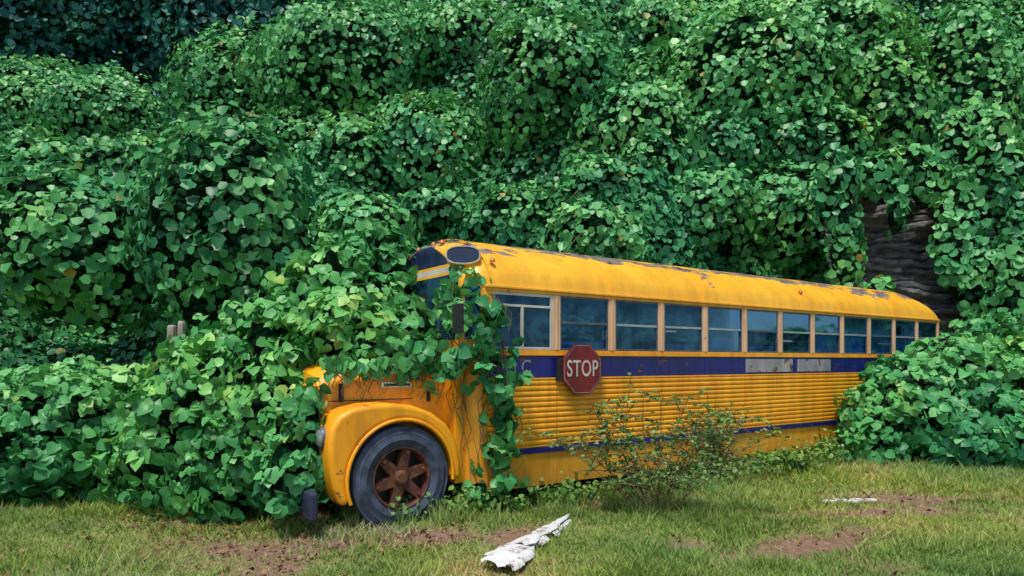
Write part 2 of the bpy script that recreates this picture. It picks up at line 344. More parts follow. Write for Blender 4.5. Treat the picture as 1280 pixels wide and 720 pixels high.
def keep(P):
    a=((P[:,0]/P[:,1]-.615)/.022)**2+((P[:,2]-9.4)/1.2)**2
    b_=((P[:,0]/P[:,1]-.04)/.04)**2+(((P[:,2]-H)/P[:,1]-.29)/.05)**2
    return (a>1)&((b_>1)|(rng.random(len(P))<.55))
k=keep(P); P,nr=P[k],nr[k]
hr=.24+.6*(vnoise(P*.55)-.5)+rng.normal(0,.15,len(P))  # lower base tone than the mounds: shade between them painted into leaf colour
ML=[(290,295,108,125,13.0),(95,325,110,90,13.6),(40,250,75,65,15),(130,230,70,55,16),(120,160,95,55,None),(50,120,70,40,None),(190,110,70,45,None),
(430,95,105,85,None),(305,110,80,60,None),(265,50,95,45,None),(540,195,75,70,None),(685,115,88,78,None),(800,180,72,72,None),(950,125,118,92,None),
(985,285,95,68,None),(870,275,75,62,None),(560,60,75,50,None),(815,60,80,50,None),(440,215,70,55,None),(640,285,60,42,None),(545,275,60,35,None),(740,290,55,40,None),
(1110,140,60,75,None),(1215,130,55,110,None),(1060,60,70,55,None),(380,180,50,42,None),(1010,200,80,55,None),(900,200,70,55,None),(460,290,55,40,13.2)]
ells=[]
def mound(px,py,rx,ry,Z,push=.10):
    if Z is None:
        Z=ray(px,py+ry*.25)
        if Z is None: return
        if Z>45: return
    s=Z/F; c=PX(px,py,Z); r=(rx*s,rx*s*.85,ry*s*1.08)
    ells.append((c+np.array([0,r[1]*push,0]),r))
for q in ML: mound(*q)
for i in range(70):
    px=rng.uniform(-60,1340); py=rng.uniform(-20,340)
    if 1040<px<1200 and py>215: continue
    if 1130<px<1190 and py<120: continue
    if 620<px<720 and 150<py<260: continue
    r=rng.uniform(16,40); mound(px,py,r*rng.uniform(.9,1.3),r*rng.uniform(.9,1.3),None,.45)
for (px,py,rx,ry,Z) in [(1205,200,38,70,15.6),(1196,300,30,75,15.0),(1222,350,24,60,15.0),(1250,230,38,80,15.),(1045,225,30,45,14.8),(1056,310,20,60,14.7),(1100,225,38,32,15.2),(1160,228,26,36,15.2),(1262,300,18,40,15.),(1290,380,40,120,14.6),(1130,215,40,30,15.2),(1095,370,22,22,14.6),(1120,262,8,34,14.9)]:
    s=Z/F; ells.append((PX(px,py,Z),(rx*s,.32,ry*s)))
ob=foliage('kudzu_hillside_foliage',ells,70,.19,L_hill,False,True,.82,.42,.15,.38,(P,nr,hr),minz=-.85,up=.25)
ln=[]
for i in range(300):
    j=rng.integers(len(P)); p=P[j].copy(); L=[p]
    dv=np.array([rng.normal(0,.5),-.5,rng.normal(-.5,.5)])
    for k_ in range(5):
        dv=dv+rng.normal(0,.3,3); p=p+norm(dv)*.28; p=p.copy(); p[2]=max(p[2],hill(np.array([p[0]]),np.array([p[1]]))[0]+.1); L.append(p)
    ln.append(L)
curves('vine_stems',ln,M_stem,.013,ob)
de=[]
for i in range(80):
    px=rng.uniform(-120,420); Z=rng.uniform(50,58); py=rng.uniform(-60,130); s=Z/F; r=rng.uniform(30,60)*s
    de.append((PX(px,py,Z),(r,r*.8,r*1.1)))
foliage('distant_trees',de,6.5,.5,L_far,False,True,.80,.35,.25,.6,coremat=M_under,minz=-.9)
# rock cliff
ux=np.linspace(7.4,15,170); uz=np.linspace(-.3,6.2,220); UX,UZ=np.meshgrid(ux,uz)
wob=.5*(n2(UX,UZ,.5,2.)-.5)+.12*(n2(UX,UZ,2.5,2.)-.5); lv=(UZ+wob)/.155; fl=np.floor(lv); fr=lv-fl
st=_tab[(fl.astype(int)*37)%4096]; st=st*.4+.35*n2(UX,fl*3.1,1.1,4.)
blk=np.floor(UX/.7+_tab[(fl.astype(int)*91)%4096]*3); st=st+.3*_tab[((blk*57+fl*131).astype(int))%4096]
UY=15.7-st*.6+.12*(fr<.2)+.2*n2(UX,UZ,4.,8.)+.08*n2(UX,UZ*3,7.,3.)+.16*np.maximum(UZ-2,0)
V=np.stack([UX,UY,UZ],-1).reshape(-1,3); nx,ny=len(ux),len(uz); I=np.arange(nx*ny).reshape(ny,nx); Fq=np.stack([I[:-1,:-1],I[:-1,1:],I[1:,1:],I[1:,:-1]],-1).reshape(-1,4)
m,nt,b=newmat('layered_rock'); na=noise(nt,1.8,9,.75,mapscale=(1,1,4)); ra=ramp(nt,[(.3,(.04,.045,.05)),(.45,(.11,.115,.13)),(.58,(.21,.20,.20)),(.72,(.36,.36,.38))]); nt.links.new(na.outputs[0],ra.inputs[0]); nt.links.new(ra.outputs[0],b.inputs['Base Color']); b.inputs['Roughness'].default_value=.9; bump(nt,b,noise(nt,9,8,.7,mapscale=(1,1,3)).outputs[0],.8,.08)
mesh_np('rock_cliff',V,Fq,[m])
# ================================================================ BUS
bus=bpy.data.objects.new('school_bus',None); sc.collection.objects.link(bus)
ang=math.atan2(.575,.818); bus.location=(-.264,7.02,0.0); bus.rotation_euler=(0,0,ang)
Ub=np.array([math.cos(ang),math.sin(ang),0]); Vb=np.array([-math.sin(ang),math.cos(ang),0]); B0=np.array([-.264,7.02,0])
def BL(x,y,z): return B0+Ub*x+Vb*y+np.array([0,0,z])
W=2.1; X0=-.2; X1=10.45; PIT=.84; WS=.92
def rrect(x0,x1,y0,y1,rf,rr):
    pts=[];lab=[]
    def arc(cx,cy,r,a0,a1,n,l):
        for i in range(n):
            a=a0+(a1-a0)*i/n; pts.append((cx+r*math.cos(a),cy+r*math.sin(a))); lab.append(l)
    def seg(p,q,n,l):
        for i in range(n): t=i/n; pts.append((p[0]+(q[0]-p[0])*t,p[1]+(q[1]-p[1])*t)); lab.append(l)
    h=math.pi/2
    arc(x0+rf,y0+rf,rf,-h,-2*h,8,'fcn'); seg((x0,y0+rf),(x0,y1-rf),16,'front'); arc(x0+rf,y1-rf,rf,2*h,h,8,'fcf')
    seg((x0+rf,y1),(x1-rr,y1),24,'far'); arc(x1-rr,y1-rr,rr,h,0,8,'rcf'); seg((x1,y1-rr),(x1,y0+rr),10,'rear'); arc(x1-rr,y0+rr,rr,0,-h,8,'rcn'); seg((x1-rr,y0),(x0+rf,y0),24,'near')
    return pts,lab
zl=[.30,.6,1.0,1.4,1.63,1.78,2.33,2.40,2.48,2.51,2.57,2.60,2.68,2.75,2.81,2.85,2.885,2.91,2.93,2.942,2.95]
S=MB(); loops=[]
for z in zl:
    if z<=2.33: iy=0;fin=.0;rin=0;rf=.22;rr=.28
    else:
        q=(z-2.33)/.62; t=math.asin(min(1,q)); iy=1.05*(1-max(0,math.cos(t))**1.0)*.999; fin=.04*q+.30*max(0,(z-2.82)/.13)**2; rin=.55*(1-math.cos(t)); hw=1.05-iy; rf=min(.22+.25*q,hw*.97); rr=min(.28+.6*q,hw*.97)
    pts,lab=rrect(X0+fin,X1-rin,iy,W-iy,rf,rr); loops.append(pts)
nl=len(loops[0])
for zi,z in enumerate(zl): S.v+=[(x,y,z) for x,y in loops[zi]]
for zi in range(len(zl)-1):
    zc=(zl[zi]+zl[zi+1])/2
    for i in range(nl):
        j=(i+1)%nl; l=lab[i]; mt=M_body if zc<2.33 else M_roof
        idx=i-lab.index(l)
        if 1.63<zc<2.33:
            if l in('near','far'): continue
            if l=='front' and zc>1.78: mt=M_glass if idx not in(7,8) else M_black
            if l in('fcn','fcf') and zc>1.78 and 2<=idx<=5: mt=M_glass
            if l=='rear' and zc>1.78 and idx in(1,2,3,6,7,8): mt=M_glass
        if l=='front' and 2.33<zc<2.48: mt=M_glass
        if l in('front','fcf') and 2.48<zc<2.57 and zc>2.5: mt=M_white
        if (l=='front') and 2.60<zc<2.84: mt=M_dest
        S.f.append((zi*nl+i,zi*nl+j,(zi+1)*nl+j,(zi+1)*nl+i)); S.m.append(S.mi(mt))
S.obj('body_shell',bus,True,ang=50)
def arcpts(cx,cz,r,a0,a1,n): return [(cx+r*math.cos(a0+(a1-a0)*i/n),cz+r*math.sin(a0+(a1-a0)*i/n)) for i in range(n+1)]
XR=X1-.28
def side(yo,sg,nm):
    D=MB(); Bx=MB()
    def bx(x0,x1,inn,out,z0,z1,m,T=None):
        ya,ybb=yo-sg*inn,yo+sg*out; (T or Bx).box(x0,x1,min(ya,ybb),max(ya,ybb),z0,z1,m)
    wx=7.75
    poly=[(0.0,.20),(0.0,.555),(XR,.555),(XR,.24),(wx+.3,.24),(wx+.28,.45),(wx-.28,.45),(wx-.45,.20)]
    yy=(yo+sg*.004,yo-sg*.02) ; D.prism(poly,yy[0],yy[1],M_body)
    bx(0,XR,.01,.030,.558,.618,M_band); bx(0,XR,.01,.016,.622,.64,M_body)
    bx(0,XR,.01,.018,1.352,1.372,M_body); bx(0,XR,.01,.008,1.374,1.612,M_band); bx(0,XR,.01,.020,1.614,1.64,M_body)
    bx(0,XR,.02,.010,1.642,1.675,M_body); bx(0,XR,.02,.010,2.285,2.33,M_body)
    for i in range(12):
        xc=WS+PIT*i; x0=xc-.055; x1=xc+.055
        if i==11: x1=XR
        bx(x0,x1,.03,.012,1.677,2.283,M_post); bx(xc-.012,xc+.012,.01,.022,1.68,2.28,M_post)
        bx(xc-.012,xc+.012,.0,.013,1.376,1.61,M_band)
        if i in(0,2,4,6,8,10): bx(xc-.012,xc+.012,.0,.007,.22,.552,M_body)
    bx(0,.075,.03,.012,1.677,2.283,M_body)
    G=MB(); Fr=MB()
    for i in range(11):
        a=WS+PIT*i+.055; b_=a+PIT-.11; za,zb=1.677,2.283; t=.022
        mf=M_alu if i%4 else M_darkalu
        for (p,q,r_,s_) in ((a,a+t,za,zb),(b_-t,b_,za,zb),(a+t,b_-t,za,za+t),(a+t,b_-t,zb-t,zb)): bx(p,q,.02,.004,r_,s_,M_darkalu,Fr)
        dz=random.choice([0,0,0,-.05,-.13]) ; mz=1.985
        bx(a+t,b_-t,.012,.006,mz-.014,mz+.014,mf,Fr)
        j1=rng.normal(0,.003); j2=rng.normal(0,.003)
        yg=yo-sg*.006; G.poly([(a+t,yg-j1,mz),(b_-t,yg+j1,mz),(b_-t,yg+j1*1.5,zb-t),(a+t,yg-j1*.5,zb-t)],M_glass)
        yg=yo-sg*.018; G.poly([(a+t,yg-j2,za+t),(b_-t,yg+j2,za+t),(b_-t,yg+j2*1.4,mz),(a+t,yg-j2*.6,mz)],M_glass)
        if dz: bx(a+t,b_-t,.03,-.018,mz+dz-.012,mz+dz+.012,mf,Fr)
        if sg<0 and i in(6,7,8,9): bx(a+t,b_-t,.05,-.045,za+.02,mz-.02+(.14 if i in(7,8) else 0),M_curt,Fr)
        if sg<0 and i in(0,2,3,4): bx(a+t,b_-t-.1*(i==3),.07,-.06,za,za+.10+.1*(i==3),M_curt if i!=2 else M_alu,Fr)
    a,b_=.075,WS-.055; za,zb=1.677,2.283
    for (p,q,r_,s_) in ((a,a+.03,za,zb),(b_-.03,b_,za,zb),(a+.03,b_-.03,za,za+.03),(a+.03,b_-.03,zb-.03,zb),(a+.36,a+.395,za+.03,zb-.15),(a+.03,b_-.03,zb-.15,zb-.125)): bx(p,q,.02,.01,r_,s_,M_white,Fr)
    yg=yo-sg*.008; G.poly([(a+.03,yg,za+.03),(b_-.03,yg,za+.03),(b_-.03,yg,zb-.03),(a+.03,yg,zb-.03)],M_glass)
    if sg<0: bx(a+.44,b_-.10,.03,-.022,za+.03,2.09,M_brown,Fr); bx(a+.05,a+.35,.2,-.18,za+.02,1.95,M_curt,Fr)
    C=MB(); prof=[]
    nr_=12; z0,z1=.642,1.350; per=8
    for r_ in range(nr_):
        for k in range(per):
            u=k/per; prof.append((.018*(1-abs(2*u-1)**3.5)+.001, z0+(z1-z0)*(r_+u)/nr_))
    prof.append((.001,z1)); xs=np.concatenate([[0],np.arange(WS,XR,PIT*2),[XR]])
    for k in range(len(xs)-1):
        xa,xb=xs[k]+.004,xs[k+1]-.004
        for q in range(len(prof)-1):
            (ya,zA),(yb2,zB)=prof[q],prof[q+1]
            C.poly([(xa,yo+sg*ya,zA),(xb,yo+sg*ya,zA),(xb,yo+sg*yb2,zB),(xa,yo+sg*yb2,zB)],M_body)
    D.obj('skirt_panel_'+nm,bus,bev=.003); Bx.obj('side_trim_'+nm,bus,bev=.004); Fr.obj('window_frames_'+nm,bus,bev=.002); G.obj('window_glass_'+nm,bus)
    o=C.obj('ribbed_panel_'+nm,bus)
    bm=bmesh.new(); bm.from_mesh(o.data); bmesh.ops.remove_doubles(bm,verts=bm.verts,dist=.0005); bm.to_mesh(o.data); bm.free()
    o.data.polygons.foreach_set('use_smooth',np.ones(len(o.data.polygons),bool)); o.data.set_sharp_from_angle(angle=math.radians(60))
    g=MB(); ya,yb3=yo-sg*.005,yo+sg*.035; g.box(-.02,XR+.02,min(ya,yb3),max(ya,yb3),2.318,2.345,M_roof); g.obj('drip_rail_'+nm,bus,bev=.006)
side(0.0,-1,'near'); side(W,1,'far')
R=MB()
def rivet(x,y,z):
    b=len(R.v); r=.008
    R.v+=[(x-r,y,z),(x,y,z+r),(x+r,y,z),(x,y,z-r),(x,y-.006,z)]
    for f in((0,1,4),(1,2,4),(2,3,4),(3,0,4)): R.f.append(tuple(b+i for i in f)); R.m.append(R.mi(M_body))
for x in np.arange(.05,10.1,.105):
    rivet(x,-.018,1.627); rivet(x,-.016,.632); rivet(x,-.004,.53); rivet(x,-.010,2.306)
R.obj('rivets',bus,recalc=False)
Sm=MB()
for x in [0.06]+list(np.arange(WS+PIT,10.,PIT*2)):
    pr=[]
    for k in range(25):
        t=math.pi*k/24; pr.append((1.05-1.056*math.cos(t),2.335+.622*math.sin(t)))
    for k in range(24):
        (a0,b0),(a1,b1)=pr[k],pr[k+1]
        Sm.poly([(x-.02,a0,b0),(x+.02,a0,b0),(x+.02,a1,b1),(x-.02,a1,b1)],M_roof)
o=Sm.obj('roof_seams',bus,recalc=False); md=o.modifiers.new('s','SOLIDIFY'); md.thickness=.008
In=MB(); In.box(.05,10.2,.06,2.04,.72,.76,M_intr); In.box(.3,10.2,.08,2.02,2.40,2.42,M_intr)
for i in range(12):
    x=1.25+PIT*.93*i
    for y in(.10,1.22): In.box(x,x+.12,y,y+.78,.95,1.83,M_seat); In.box(x-.4,x,y,y+.78,.95,1.12,M_seat)
In.box(.15,.5,.5,1.0,.9,1.9,M_seat)
In.obj('interior_seats',bus,bev=.03)
sw=MB(); sw.lathe([(.19,-.01),(.205,0),(.19,.01),(.175,0),(.19,-.01)],(.03,.55,1.72),M_black,32,'x'); sw.obj('steering_wheel',bus,True)
q=MB(); 
def ovalpts(rx,rz,n=28,p=2.6):
    r_=[]
    for i in range(n):
        a=2*math.pi*i/n; c,s=math.cos(a),math.sin(a); r_.append((rx*abs(c)**(2/p)*(1 if c>0 else -1),rz*abs(s)**(2/p)*(1 if s>0 else -1)))
    return r_
cx,cy,cz=-.135,.235,2.655
tn=np.array([.80,-.60,0.0]); tn/=np.linalg.norm(tn); tu=np.array([.10,.22,.97]); tu/=np.linalg.norm(tu); nn_=np.cross(tn,tu)
if nn_[0]>0: nn_=-nn_
def op(a,b,c): v=np.array([cx,cy,cz])+tn*a+tu*b+nn_*c; return tuple(v)
oo=ovalpts(.185,.105); ii=ovalpts(.168,.090)
M_dg=simple('dark_glass',(.02,.03,.06),.15,0,.3,2,0)
q.poly([op(a,b,.035) for a,b in ii],M_dg)
M_gask=simple('weathered_gasket',(.30,.27,.24),.7,0,.4,20)
for k in range(28):
    j=(k+1)%28
    q.poly([op(*oo[k],.045),op(*oo[j],.045),op(*ii[j],.045),op(*ii[k],.045)],M_gask)
    q.poly([op(*oo[k],.045),op(*oo[j],.045),op(*oo[j],-.08),op(*oo[k],-.08)],M_roof)
q.obj('quarter_window',bus)
mk=MB()
for (x,y,z) in [(-.16,1.50,2.80),(-.12,1.28,2.85),(-.10,.95,2.87),(-.12,.72,2.86),(.12,.07,2.60)]:
    mk.lathe([(0.0,.042),(.015,.038),(.026,.025),(.032,0)],(x,y,z),M_amber,12,'z')
mk.lathe([(0,.05),(.025,.03),(.035,0)],(5.8,.10,2.60),M_redl,12,'z')
mk.obj('marker_lamps',bus,True)
# hood
hd=MB(); st=[-.21,-.5,-.9,-1.25,-1.48,-1.60]; rings=[]
for x in st:
    t=(-.21-x)/1.49; w=.70-.10*t; zt=1.62-.13*t-(.07 if x<-1.55 else 0); w-= .04 if x<-1.55 else 0
    prof=[(w,.80),(w,1.12),(w,zt-.20),(w-.03,zt-.12),(w-.09,zt-.05),(w-.2,zt-.01),(w*.4,zt+.015),(0,zt+.02)]
    ring=[(x,1.05-y,z) for y,z in prof]+[(x,1.05+y,z) for y,z in reversed(prof[:-1])]; rings.append(ring)
for r_ in rings: hd.v+=r_
m_=len(rings[0])
for i in range(len(rings)-1):
    for j in range(m_-1): hd.f.append((i*m_+j,i*m_+j+1,(i+1)*m_+j+1,(i+1)*m_+j)); hd.m.append(hd.mi(M_hood))
hd.f.append(tuple(range((len(rings)-1)*m_,len(rings)*m_))); hd.m.append(0)
hd.obj('hood',bus,True,ang=40)
tr=MB(); tr.box(-1.0,-.66,.372,.40,1.29,1.345,M_chrome)
tr.box(-.97,-.69,.368,.371,1.305,1.33,M_black); tr.box(-1.52,-.25,.38,.42,1.168,1.176,M_black)
tr.box(-1.42,-1.39,.37,.43,1.16,1.34,M_black); tr.box(-.5,-.47,.34,.40,1.14,1.26,M_black)
tr.obj('hood_trim',bus,bev=.003)
def fender(ya,yb_,nm):
    out=[(-1.56,.24),(-1.62,.40),(-1.655,.62),(-1.66,.82),(-1.635,.95),(-1.57,1.05),(-1.45,1.115),(-1.27,1.15),(-1.05,1.155),(-.82,1.125),(-.62,1.05),(-.45,.93),(-.34,.76),(-.29,.56),(-.28,.36)]
    arch=arcpts(-.94,.44,.555,-.12,math.pi+.36,26)
    f=MB(); f.prism(out+arch,ya,yb_,M_hood); f.obj('fender_'+nm,bus,True,bev=.045,ang=55,seg=5)
    yo=ya if nm=='near' else yb_
    L=[(x,yo,z) for (x,z) in arch]
    cu=bpy.data.curves.new('fender_lip','CURVE'); cu.dimensions='3D'; cu.bevel_depth=.018; sp=cu.splines.new('POLY'); sp.points.add(len(L)-1)
    for i,p in enumerate(L): sp.points[i].co=(*p,1)
    cu.materials.append(M_hood); o=bpy.data.objects.new('fender_lip_'+nm,cu); sc.collection.objects.link(o); o.parent=bus
fender(.02,.46,'near'); fender(1.64,2.08,'far')
k_=MB(); k_.box(-.30,-.06,.13,1.97,.30,1.58,M_hood); k_.box(-1.56,-.3,.46,1.64,.55,.95,M_black); k_.box(-1.4,-.4,.44,.458,.40,1.0,M_black)
k_.obj('cowl',bus,bev=.03)
gr=MB(); gr.box(-1.64,-1.60,.47,1.63,.62,1.32,M_hood)
for i in range(8): gr.box(-1.66,-1.641,.53,1.57,.70+.07*i,.73+.07*i,M_chrome)
gr.obj('grille',bus,bev=.008)
hl=MB()
for y in(.25,1.85):
    hl.lathe([(.0,-.05),(.05,-.045),(.085,-.02),(.09,0)],(-1.655,y,.84),M_lamp,24,'x'); hl.lathe([(.088,-.01),(.105,-.022),(.115,0),(.115,.05)],(-1.655,y,.84),M_darkalu,24,'x')
hl.obj('headlamps',bus,True)
bp=MB(); bp.box(-1.85,-1.77,-.02,2.12,.14,.40,M_bumper); bp.box(-1.77,-1.5,.55,.65,.2,.38,M_black); bp.box(-1.77,-1.5,1.45,1.55,.2,.38,M_black); bp.obj('front_bumper',bus,bev=.025)
bp=MB(); bp.box(10.48,10.58,.0,2.1,.30,.52,M_bumper); bp.obj('rear_bumper',bus,bev=.02)
def wheel(x,y,z,sg,nm,R_=.47,w=.25):
    t=MB(); w2=w/2
    pr=[(.27,-w2*.75),(.30,-w2*.95),(.345,-w2*1.08),(.352,-w2*1.11),(.36,-w2*1.08),(.405,-w2*1.03),(.41,-w2*1.05),(.42,-w2*1.0),(.455,-w2*.86)]
    tread=[]
    for i in range(6):
        a=-w2*.8+ i*(w*.8)/5; 
        tread+=[(.47,a-.014),(.47,a+.008),(.455,a+.011),(.455,a+.018)]
    pr=pr+tread+[(.455,w2*.86),(.42,w2),(.36,w2*1.08),(.30,w2*.95),(.27,w2*.75)]
    pr=[(r/.47*R_,q_) for r,q_ in pr]
    t.lathe(pr,(x,y,z),M_tyre,72)
    t.v=[(a,b_,max(c,z-R_*.93)) for a,b_,c in t.v]
    t.obj('tyre_'+nm,bus,True,ang=25)
    r=MB(); yo=y+sg*w2*.62; k0=R_/.47
    r.lathe([(.285*k0,sg*.035),(.275*k0,sg*.045),(.262*k0,sg*.03),(.255*k0,-sg*.03),(.25*k0,-sg*.09)],(x,yo,z),M_rim,48)
    r.lathe([(0,sg*.05),(.05,sg*.05),(.06,sg*.035),(.075,sg*.02),(.085,-sg*.01),(.095,-sg*.05)],(x,yo,z),M_rim,32)
    for k in range(6):
        a=2*math.pi*k/6+.3; c,s=math.cos(a),math.sin(a)
        def pt(rr,ww,yy): return (x+rr*c-ww*s,yo+yy,z+rr*s+ww*c)
        a1=[pt(.06,-.055,sg*.01),pt(.06,.055,sg*.01),pt(.26*k0,.04,sg*.02),pt(.26*k0,-.04,sg*.02)]
        a2=[pt(.06,-.06,-sg*.06),pt(.06,.06,-sg*.06),pt(.26*k0,.05,-sg*.04),pt(.26*k0,-.05,-sg*.04)]
        r.poly(a1,M_rim)
        for q_ in range(4): r.poly([a1[q_],a1[(q_+1)%4],a2[(q_+1)%4],a2[q_]],M_rim)
        cx_=pt(.235*k0,0,sg*.02); r.lathe([(0,sg*.03),(.016,sg*.03),(.018,0)],cx_,M_rim,8)
    r.lathe([(0,-sg*.1),(.26*k0,-sg*.1)],(x,yo,z),M_black,32)
    r.obj('rim_'+nm,bus,True,ang=30,recalc=False)
wheel(-.93,.17,.43,-1,'front_near',.50,.27); wheel(-.93,1.93,.43,1,'front_far',.50,.27)
wheel(7.75,.20,.43,-1,'rear_near'); wheel(7.75,1.90,.43,1,'rear_far')
ch=MB(); ch.box(-1.7,10.2,.6,.72,.35,.55,M_black); ch.box(-1.7,10.2,1.38,1.5,.35,.55,M_black); ch.obj('chassis_rails',bus)
mi=MB(); mi.box(-.42,-.39,-.20,-.02,1.83,2.12,M_black); mi.box(-.41,-.40,-.02,.3,2.09,2.11,M_black); mi.box(-.41,-.40,-.02,.35,1.85,1.87,M_black); mi.obj('mirror',bus,bev=.008)
# stop sign
sg_=MB(); cx,cz,r8=1.235,1.465,.305
def o_(k_): return [(cx+r8*k_*math.cos(math.pi/8+k*math.pi/4),cz+r8*k_*math.sin(math.pi/8+k*math.pi/4)) for k in range(8)]
o8,i8,i9=o_(1),o_(.95),o_(.925)
sg_.prism(o8,-.085,-.07,M_red)
for k in range(8):
    j=(k+1)%8; sg_.poly([(i8[k][0],-.0875,i8[k][1]),(i8[j][0],-.0875,i8[j][1]),(i9[j][0],-.0875,i9[j][1]),(i9[k][0],-.0875,i9[k][1])],M_patch)
sg_.box(cx-.32,cx+.2,-.068,-.045,cz-.10,cz-.06,M_black); sg_.box(cx-.34,cx-.28,-.07,-.025,cz-.13,cz+.13,M_black); sg_.obj('stop_arm_sign',bus,recalc=False)
tx=bpy.data.curves.new('stop_lettering','FONT'); tx.body='STOP'; tx.size=.225; tx.align_x='CENTER'; tx.align_y='CENTER'; tx.extrude=.001; tx.offset=.002; tx.space_character=1.08
tx.materials.append(M_white); to=bpy.data.objects.new('stop_lettering',tx); sc.collection.objects.link(to); to.parent=bus; to.location=(cx,-.0885,cz); to.rotation_euler=(math.pi/2,0,0); to.scale=(.82,1.15,1)
pt_=MB(); pt_.box(4.30,5.42,-.0155,-.0085,1.40,1.585,M_patch); pt_.box(5.55,6.45,-.0155,-.0085,1.40,1.585,M_patch); pt_.obj('scraped_lettering_patches',bus)
t2=bpy.data.curves.new('faded_lettering','FONT'); t2.body='M C'; t2.size=.2; t2.align_y='CENTER'; t2.materials.append(M_patch); o2=bpy.data.objects.new('faded_lettering',t2); sc.collection.objects.link(o2); o2.parent=bus; o2.location=(.22,-.011,1.49); o2.rotation_euler=(math.pi/2,0,0)
# ================================================================ NEAR VINES
def E(px,py,rpx,Z,ry=None,dz=None,dm=1.0):
    s=Z/F; return (PX(px,py,Z),(rpx*s,(dz if dz else rpx*s*.8),(ry or rpx)*s),dm)
pile=[E(462,322,42,8.1,38),E(425,350,50,7.9,45),E(490,350,26,8.0,40),(BL(-.75,1.25,2.12),(.5,.5,.38)),(BL(-1.1,1.05,1.90),(.55,.5,.38)),(BL(-.55,.80,1.88),(.40,.34,.27)),(BL(-1.2,.85,1.72),(.42,.30,.22)),(BL(-.66,.58,1.72),(.36,.18,.14)),
 E(385,395,58,7.7,55),E(345,450,64,7.4,62),E(300,500,70,7.3,70),E(366,475,42,7.1,55),E(335,545,60,6.95,75),E(384,545,22,6.35,66),E(366,590,38,6.3,48),E(300,590,60,6.9,60),E(250,530,70,7.3,75),E(280,445,60,8.2,40)]
for i in range(30):
    px=rng.uniform(-80,260); Z=rng.uniform(7.2,10.8); top=rng.uniform(.85,1.35)
    X=(px-640)/F*Z; pile.append((np.array([X,Z,top*.45]),(rng.uniform(.6,1.1),.7,top*.55)))
for i in range(10):
    Z=rng.uniform(8.5,11); X=rng.uniform(-7,-2.4); pile.append((np.array([X,Z,.55]),(rng.uniform(.7,1.1),.8,rng.uniform(.6,.85))))
ob=foliage('kudzu_vine_mound',pile,215,.125,L_near,True,False,.76,.42,.30,.55,minz=-.8,tri=True)
hang=[]
path=[((-.12,.25),2.42),((-.10,.10),2.34),((-.05,-.02),2.12),((-.02,-.08),1.92),((.02,-.10),1.72),((0,-.12),1.50),((.04,-.12),1.30),((.06,-.1),1.10),((.0,-.1),.92),((.05,-.1),.72),((.02,-.12),.50),((.0,-.12),.30),((-.35,.05),1.45),((-.28,.02),1.62),((-.22,.02),1.9),((-.25,.1),2.15),((-.3,.2),2.3),((-.3,.45),2.1),((-.15,.0),1.75),((-.5,.25),1.62)]
for (a,z) in path: hang.append((BL(a[0]+rng.normal(0,.05),a[1],z),(.16,.10,.14)))
hang+= [(BL(.18,-.08,1.02),(.12,.06,.08)),(BL(.22,-.08,1.36),(.12,.05,.07)),(BL(.2,-.1,.30),(.12,.06,.1)),(BL(.26,-.08,.62),(.09,.05,.06)),(BL(.16,-.08,1.62),(.10,.06,.08))]
o2=foliage('hanging_kudzu_vine',hang,125,.118,L_near,True,False,0,.4,.8,.5,minz=-1,up=.1,tri=True)
ln=[]
for i in range(26):
    x=rng.uniform(-.35,.2); L=[BL(x,-.05 if x>-.1 else .1,rng.uniform(1.2,2.4))]; 
    for k in range(8): q_=L[-1]+np.array([rng.normal(0,.05),rng.normal(0,.03),-rng.uniform(.05,.2)]); q_[2]=max(q_[2],.05); L.append(q_)
    ln.append(L)
for i in range(34):
    L=[BL(rng.uniform(-1.55,-.4),.40,rng.uniform(1.40,1.57))]
    for k in range(5): L.append(L[-1]+Vb*-.03*(k<2)+np.array([rng.normal(0,.04),0,-rng.uniform(.02,.07)]))
    ln.append(L)
curves('vine_tendrils',ln,M_stem,.006,o2)
n=120; xx=rng.uniform(-1.6,-.3,n); zz=1.56-np.abs(rng.normal(0,.07,n)); p=np.array([BL(a,.38-rng.uniform(0,.06),c) for a,c in zip(xx,zz)])
nn,tp=orient(np.tile(-Vb,(n,1)),.4,.2); leaves('hood_edge_leaves',p,nn,tp,rng.uniform(.07,.13,n),rng.uniform(.1,.9,n),L_near,True,parent=o2)
rb=[E(1150,515,70,10.6,62),E(1100,535,52,10.5,48),E(1215,490,68,10.8,62),E(1250,545,62,10.3,55),E(1180,455,42,11,30),E(1265,455,55,11.2,40),E(1200,560,55,10.3,30),E(1090,560,36,10.3,28),E(1320,500,80,10.5,85),E(1120,480,34,10.9,30),E(1240,420,30,12.5,22)]
foliage('kudzu_bush',rb,165,.145,L_near,True,False,.76,.42,.28,.5,tri=True)
wd=[]
for i in range(56):
    t=rng.uniform(.1,6.8); c=BL(t,-.12-rng.uniform(0,.25),.05+.05*rng.random()); r=rng.uniform(.06,.15)+.014*t; wd.append((c,(r*1.2,r,r)))
for (px,py,r) in [(500,650,.15),(525,647,.13),(480,654,.11),(430,650,.12),(610,640,.14),(570,645,.16),(590,640,.17),(1010,575,.28),(1030,560,.3),(990,580,.2),(1060,578,.25),(660,628,.16),(700,622,.17)]:
    g=GP(px,py); wd.append((g+np.array([0,0,r*.6]),(r*1.1,r,r)))
foliage('weeds',wd,420,.055,L_shrub,False,False,0,.4,.6,.6)
